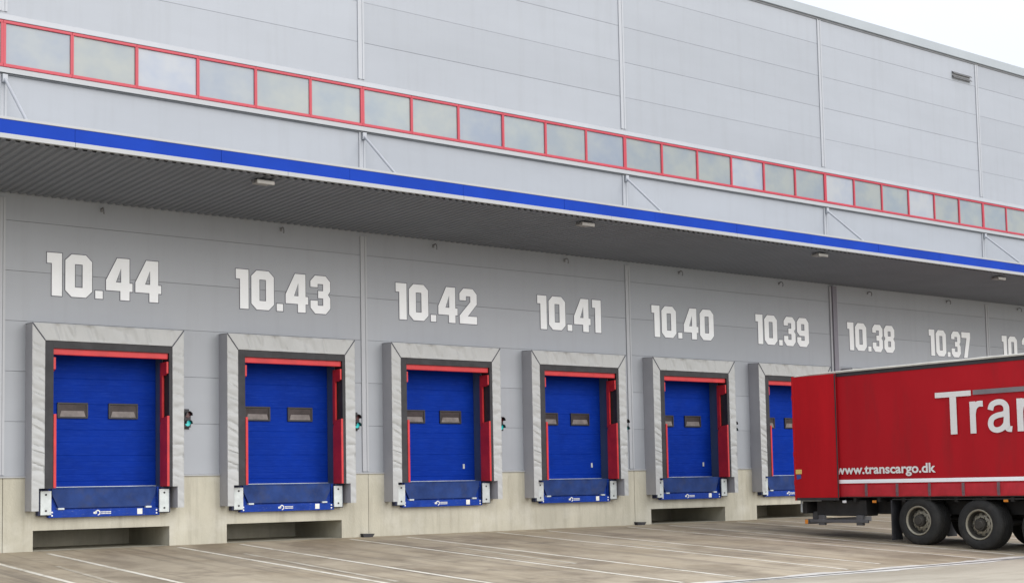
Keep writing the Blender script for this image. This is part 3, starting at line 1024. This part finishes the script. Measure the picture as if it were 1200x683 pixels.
# curtains: slightly wavy sheets
def curtain(xc, sgn):
    bm = BM()
    ny, nz = 130, 24
    ya, yb = TY0 - 0.12, TY1 + 0.02
    g = []
    for i in range(ny + 1):
        row = []
        for j in range(nz + 1):
            y = ya + (yb - ya) * i / ny
            z = 0.98 + (3.585 - 0.98) * j / nz
            v = j / nz
            e = min(1, 6 * v, 6 * (1 - v))
            d = 0.016 * e * (noise.noise(Vector((y * 1.1, 4, z * 0.25))) + 0.6 * noise.noise(Vector((y * 3.0, 9, z * 0.4))))
            row.append(bm.verts.new((xc + sgn * d, y, z)))
        g.append(row)
    for i in range(ny):
        for j in range(nz):
            bm.faces.new((g[i][j], g[i + 1][j], g[i + 1][j + 1], g[i][j + 1]))
    c = T('curtain', bm, M['curtain'], None, True)
    bm = BM()                      # lower valance, puckered between the straps
    ny = 200
    g = []
    for i in range(ny + 1):
        y = ya + (yb - ya) * i / ny
        ph = ((y + 6.03) / 0.88) % 1.0
        pk = 0.020 * math.sin(math.pi * ph) + 0.006 * noise.noise(Vector((y * 5, 0, 0)))
        g.append([bm.verts.new((xc + sgn * o_, y, z)) for o_, z in ((0, 0.982), (pk * 0.6, 0.93), (pk, 0.85), (pk * 1.2, 0.77), (pk * 1.3 + 0.004, 0.735), (pk, 0.70 + 0.006 * math.sin(math.pi * ph)))])
    for i in range(ny):
        for j in range(5):
            bm.faces.new((g[i][j], g[i + 1][j], g[i + 1][j + 1], g[i][j + 1]))
    T('valance', bm, M['valance'], c, True)
    bm = BM()
    box(bm, *sorted((xc + sgn * 0.010, xc + sgn * 0.016)), yb, ya, 1.022, 1.108)
    T('reflective_stripe', bm, M['reflect'], c)
    y = -6.91
    while y > TY1:
        bm = BM()
        box(bm, *sorted((xc + sgn * 0.006, xc + sgn * 0.034)), y - 0.028, y + 0.028, 0.715, 1.0)
        box(bm, *sorted((xc + sgn * 0.034, xc + sgn * 0.048)), y - 0.022, y + 0.022, 0.80, 0.90)
        T('strap', bm, M['strap'], c)
        y -= 0.88
    return c
cl = curtain(TX0, -1)
cr = curtain(TX1, 1)
# rear doors swung right round and latched against the sides
for xc, sgn in ((TX0, -1), (TX1, 1)):
    bm = BM()
    a, b = sorted((xc + sgn * 0.055, xc + sgn * 0.085))
    box(bm, a, b, -6.15, TY0 - 0.01, 0.685, 3.665, 0.008)
    d = T('rear_door', bm, M['trailer_door'])
    bm = BM()
    a, b = sorted((xc + sgn * 0.05, xc + sgn * 0.09))
    box(bm, a, b, TY0 - 0.03, TY0 + 0.02, 0.62, 3.68, 0.006)
    for z in (1.0, 1.7, 2.4, 3.1):
        box(bm, a - 0.004, b + 0.004, TY0 - 0.03, TY0 + 0.03, z, z + 0.12, 0.004)
    T('hinge_post', bm, M['trailer_door'], d)
    bm = BM()
    box(bm, *sorted((xc + sgn * 0.086, xc + sgn * 0.094)), -6.16, -6.125, 0.69, 3.66)
    T('door_seal', bm, M['frame_dark'], d)
    bm = BM()
    box(bm, *sorted((xc + sgn * 0.05, xc + sgn * 0.088)), -6.13, -4.84, 0.62, 0.682, 0.004)
    T('door_foot', bm, M['frame_dark'], d)
    if sgn < 0:
        bm = BM()
        box(bm, xc - 0.0895, xc - 0.0855, -5.02, -4.83, 1.27, 1.38)
        T('label_plate', bm, M['yellow'], d)
        bm = BM()
        prism(bm, [(-5.00, 1.16), (-4.86, 1.13), (-4.85, 1.25), (-4.99, 1.255)], 'x', xc - 0.0895, xc - 0.0855)
        T('label_plate', bm, M['blue_label'], d)
# lettering
def text(s, size, sx, off, m, name, y, z, x):
    cu = bpy.data.curves.new('lettering', 'FONT')
    cu.body = s
    cu.size = size
    cu.offset = off
    cu.resolution_u = 6
    ob = bpy.data.objects.new('lettering_source', cu)
    COL.objects.link(ob)
    bpy.context.view_layer.update()
    me = bpy.data.meshes.new_from_object(ob.evaluated_get(bpy.context.evaluated_depsgraph_get()))
    bpy.data.objects.remove(ob)
    for v in me.vertices:
        v.co = Vector((x, y - v.co.x * sx, z + v.co.y))
    me.materials.clear()
    me.materials.append(m)
    o = bpy.data.objects.new(name, me)
    COL.objects.link(o)
    o.parent = cl
    return o
def smooth_path(ctrl, k=10):
    out = []
    P = [Vector(q) for q in ctrl]
    P = [P[0] * 2 - P[1]] + P + [P[-1] * 2 - P[-2]]
    for a in range(1, len(P) - 2):
        p0, p1, p2, p3 = P[a - 1:a + 3]
        for t in [x / k for x in range(k)]:
            out.append(0.5 * ((2 * p1) + (p2 - p0) * t + (2 * p0 - 5 * p1 + 4 * p2 - p3) * t * t + (3 * p1 - p0 - 3 * p2 + p3) * t ** 3))
    out.append(P[-2])
    return out
SX = 1.16
def stroke(bm, path, wd, ox, x, closed=False):
    L = []
    n = len(path)
    for a in range(n):
        p, q = path[max(0, a - 1)], path[min(n - 1, a + 1)]
        if closed: p, q = path[(a - 1) % n], path[(a + 1) % n]
        d = (q - p).normalized()
        m = Vector((-d.y, d.x)) * wd / 2
        L.append([bm.verts.new((x, LY - (ox + c.x) * SX, LZ + c.y)) for c in (path[a] + m, path[a] - m)])
    for a in range(n if closed else n - 1):
        b = (a + 1) % n
        bm.faces.new((L[a][0], L[b][0], L[b][1], L[a][1]))
LY, LZ = -8.92, 2.07
oval = lambda cx, cz, rx, rz, k=40: [Vector((cx + rx * math.cos(2 * math.pi * i / k), cz + rz * math.sin(2 * math.pi * i / k))) for i in range(k)]
sl = lambda *q: [Vector(p) for p in q]
arch = ((0.065, 0.42), (0.10, 0.56), (0.19, 0.64), (0.28, 0.645), (0.37, 0.59), (0.405, 0.45))
LET = {
    'T': (0.80, [(sl((0, 0.89), (0.80, 0.89)), 0.12), (sl((0.40, 0.83), (0.40, 0)), 0.15)]),
    'r': (0.30, [(sl((0.065, 0.70), (0.065, 0)), 0.13), (smooth_path(((0.07, 0.44), (0.10, 0.56), (0.18, 0.635), (0.29, 0.64))), 0.13)]),
    'a': (0.52, [(smooth_path(((0.07, 0.49), (0.11, 0.60), (0.22, 0.65), (0.33, 0.635), (0.40, 0.55), (0.405, 0.40), (0.405, 0.16), (0.43, 0.07), (0.51, 0.055))), 0.125),
                 (smooth_path(((0.40, 0.42), (0.33, 0.385), (0.20, 0.36), (0.10, 0.30), (0.065, 0.19), (0.10, 0.09), (0.19, 0.05), (0.30, 0.08), (0.38, 0.17), (0.40, 0.27))), 0.12)]),
    'n': (0.47, [(sl((0.065, 0.70), (0.065, 0)), 0.13), (smooth_path(arch) + sl((0.405, 0.2), (0.405, 0)), 0.13)]),
    's': (0.46, [(smooth_path(((0.41, 0.52), (0.33, 0.63), (0.22, 0.65), (0.10, 0.60), (0.08, 0.48), (0.20, 0.39), (0.34, 0.33), (0.40, 0.22), (0.34, 0.09), (0.21, 0.05), (0.09, 0.09), (0.04, 0.20))), 0.12)]),
    'c': (0.48, [(smooth_path(((0.44, 0.50), (0.36, 0.62), (0.25, 0.65), (0.12, 0.57), (0.065, 0.35), (0.12, 0.13), (0.25, 0.05), (0.36, 0.09), (0.44, 0.21))), 0.125)]),
    'g': (0.50, [(oval(0.245, 0.36, 0.18, 0.29), 0.12), (smooth_path(((0.43, 0.70), (0.43, 0.40), (0.43, 0.05), (0.38, -0.10), (0.25, -0.15), (0.13, -0.12), (0.07, -0.03))), 0.125)]),
    'o': (0.52, [(oval(0.26, 0.35, 0.195, 0.295), 0.125)]),
}
bm = BM()
pos = 0.0
for a, ch in enumerate('Transcargo'):
    w, strokes = LET[ch]
    for b, (pa, wd) in enumerate(strokes):
        stroke(bm, pa, wd * 0.98, pos, TX0 - 0.028 - 0.0012 * b, closed=(ch in 'go' and b == 0))
    pos += w + (-0.04 if ch == 'T' else 0.075 if ch == 'r' else 0.10)
T('lettering', bm, M['lettering'], cl)
text('www.transcargo.dk', 0.30, 1.18, 0.008, M['lettering'], 'web_address', -6.05, 1.245, TX0 - 0.028)
bm = BM()
box(bm, TX0 - 0.030, TX0 - 0.024, -14.6, -9.90, 2.915, 3.02)
T('letter_bar', bm, M['grey_bar'], cl)

# chassis
bm = BM()
for x in (TX0 + 0.62, TX1 - 0.74):
    prism(bm, [(TY0 - 0.15, 0.68), (TY1 + 0.2, 0.68), (TY1 + 0.2, 0.50), (-14.2, 0.50), (-13.6, 0.28), (-7.4, 0.28), (TY0 - 0.15, 0.40)], 'x', x, x + 0.12)
y = TY0 - 0.3
while y > TY1 + 0.5:
    box(bm, TX0 + 0.06, TX1 - 0.06, y - 0.04, y + 0.04, 0.58, 0.68)
    y -= 0.7
T('chassis', bm, M['chassis'])
bm = BM()     # rear cross member and side skirt box under the tail
box(bm, TX0 + 0.10, TX1 - 0.10, -4.98, -4.86, 0.30, 0.66, 0.01)
box(bm, TX0 + 0.16, TX0 + 0.60, -6.75, -5.25, 0.24, 0.62, 0.02)
box(bm, TX1 - 0.60, TX1 - 0.16, -6.75, -5.25, 0.24, 0.62, 0.02)
T('pallet_box', bm, M['chassis'])
bm = BM()
box(bm, TX0 + 0.02, TX0 + 0.05, -5.50, -4.86, 0.60, 0.63)
box(bm, TX0 + 0.02, TX0 + 0.05, -4.90, -4.86, 0.33, 0.60)
T('light_bracket', bm, M['plate'])
bm = BM()
box(bm, TX0 + 0.04, TX1 - 0.04, -5.06, -4.96, 0.04, 0.16, 0.01)
for x in (TX0 + 0.35, TX1 - 0.47):
    box(bm, x, x + 0.12, -5.10, -4.95, 0.14, 0.34)
ub = T('underrun_bar', bm, M['dark_metal'])
bm = BM()
box(bm, TX0 + 0.034, TX0 + 0.038, -5.06, -4.97, 0.05, 0.15)
T('marker_lamp', bm, M['amber'], ub)
bm = BM()
box(bm, TX0 + 0.05, TX0 + 0.13, -6.85, -5.12, 0.08, 0.16, 0.01)
for y in (-5.45, -6.6):
    box(bm, TX0 + 0.07, TX0 + 0.17, y - 0.09, y + 0.09, 0.02, 0.26, 0.01)
T('side_guard', bm, M['dark_metal'])
for y, z, m in ((-6.2, 0.585, 'white'), (-7.08, 0.585, 'amber'), (-10.55, 0.60, 'amber'), (-13.6, 0.60, 'amber')):
    bm = BM()
    box(bm, TX0 + 0.035, TX0 + 0.058, y - 0.055, y + 0.055, z - 0.03, z + 0.03, 0.008)
    T('side_marker', bm, M[m])
# wheels, axles, flaps
WR = 0.555
def make_wheel():
    """left wheel about its hub, outer face towards -x"""
    bm = BM()
    tread = [(WR, 0.06)]
    for k in range(5):
        x = 0.06 + 0.076 * k
        tread += [(WR, x + 0.060), (WR - 0.013, x + 0.063), (WR - 0.013, x + 0.073), (WR, x + 0.076)]
    lathe(bm, [(0.33, 0.02), (0.36, -0.005), (0.42, -0.012), (0.50, 0.0), (0.537, 0.022)] + tread +
          [(0.54, 0.47), (0.42, 0.49), (0.33, 0.47)], (0, 0, 0), 64)
    return bm
def rim_bm():
    bm = BM()
    lathe(bm, [(0.337, 0.014), (0.330, -0.006), (0.318, -0.008), (0.300, 0.004), (0.294, 0.03)], (0, 0, 0), 56)
    lathe(bm, [(0.258, 0.150), (0.245, 0.135), (0.222, 0.128), (0.198, 0.108), (0.150, 0.100)], (0, 0, 0), 56)
    for i in range(10):
        a = 2 * math.pi * i / 10
        c = Vector((0.10, 0.168 * math.cos(a), 0.168 * math.sin(a)))
        cyl(bm, c + Vector((0.01, 0, 0)), c - Vector((0.035, 0, 0)), 0.017, 0.013, 8)
    return bm
def hub_bm():
    bm = BM()
    lathe(bm, [(0.294, 0.03), (0.278, 0.08), (0.266, 0.19), (0.255, 0.19), (0.258, 0.150)], (0, 0, 0), 48)  # rim barrel, darkened by colour in place of its shade
    for i in range(10):
        a = 2 * math.pi * (i + 0.5) / 10
        c = Vector((0.128, 0.226 * math.cos(a), 0.226 * math.sin(a)))
        cyl(bm, c, c - Vector((0.014, 0, 0)), 0.029, 0.029, 12)
    cyl(bm, (0.12, 0, 0), (0.02, 0, 0), 0.145, 0.128, 24)
    cyl(bm, (0.02, 0, 0), (-0.01, 0, 0), 0.10, 0.085, 20)
    return bm
first = None
WY = [-8.30, -9.87, -11.44]
for y in WY:
    for side in (0, 1):
        wz = gz(y) + WR - 0.006
        if first is None:
            w = bpy.data.objects.new('wheel', None)
            w.empty_display_size = 0.2
            COL.objects.link(w)
            ty = obj('tyre', make_wheel(), M['tyre'], w, True)
            ri = obj('rim', rim_bm(), M['rim'], w, True)
            hb = obj('hub', hub_bm(), M['hub'], w, True)
            first = (w, {w.name: [ty, ri, hb]})
        else:
            w = copy_tree(first[0], first[1])
        w.parent = tr
        w.location = Vector((TX0 + 0.03 if side == 0 else TX1 - 0.03, y, wz)) - tr.location
        w.rotation_euler = (0.3 * y, 0, math.pi if side else 0)
    bm = BM()
    cyl(bm, (TX0 + 0.3, y, gz(y) + WR), (TX1 - 0.3, y, gz(y) + WR), 0.075)
    cyl(bm, (TX0 + 0.5, y, gz(y) + WR), (TX0 + 0.72, y, gz(y) + WR), 0.21)
    cyl(bm, (TX1 - 0.72, y, gz(y) + WR), (TX1 - 0.5, y, gz(y) + WR), 0.21)
    for x in (TX0 + 0.55, TX1 - 0.75):
        box(bm, x, x + 0.2, y - 0.25, y + 0.08, gz(y) + WR + 0.05, 0.58)
    T('axle', bm, M['chassis'])
for x in (TX0 + 0.03, TX1 - 0.40):
    bm = BM()
    box(bm, x, x + 0.37, -7.58, -7.555, -0.30, 0.62)
    T('mud_flap', bm, M['rubber'])
    bm = BM()
    box(bm, x, x + 0.36, -12.2, -7.6, 0.625, 0.65)
    T('mudguard', bm, M['chassis'])
for x in (TX0 + 0.45, TX1 - 0.61):
    bm = BM()
    box(bm, x, x + 0.16, -15.66, -15.5, 0.0, 0.60, 0.01)
    box(bm, x + 0.02, x + 0.14, -15.64, -15.52, ZG + 0.04, 0.0)
    box(bm, x - 0.06, x + 0.22, -15.74, -15.42, ZG, ZG + 0.04, 0.008)
    T('landing_leg', bm, M['chassis'])
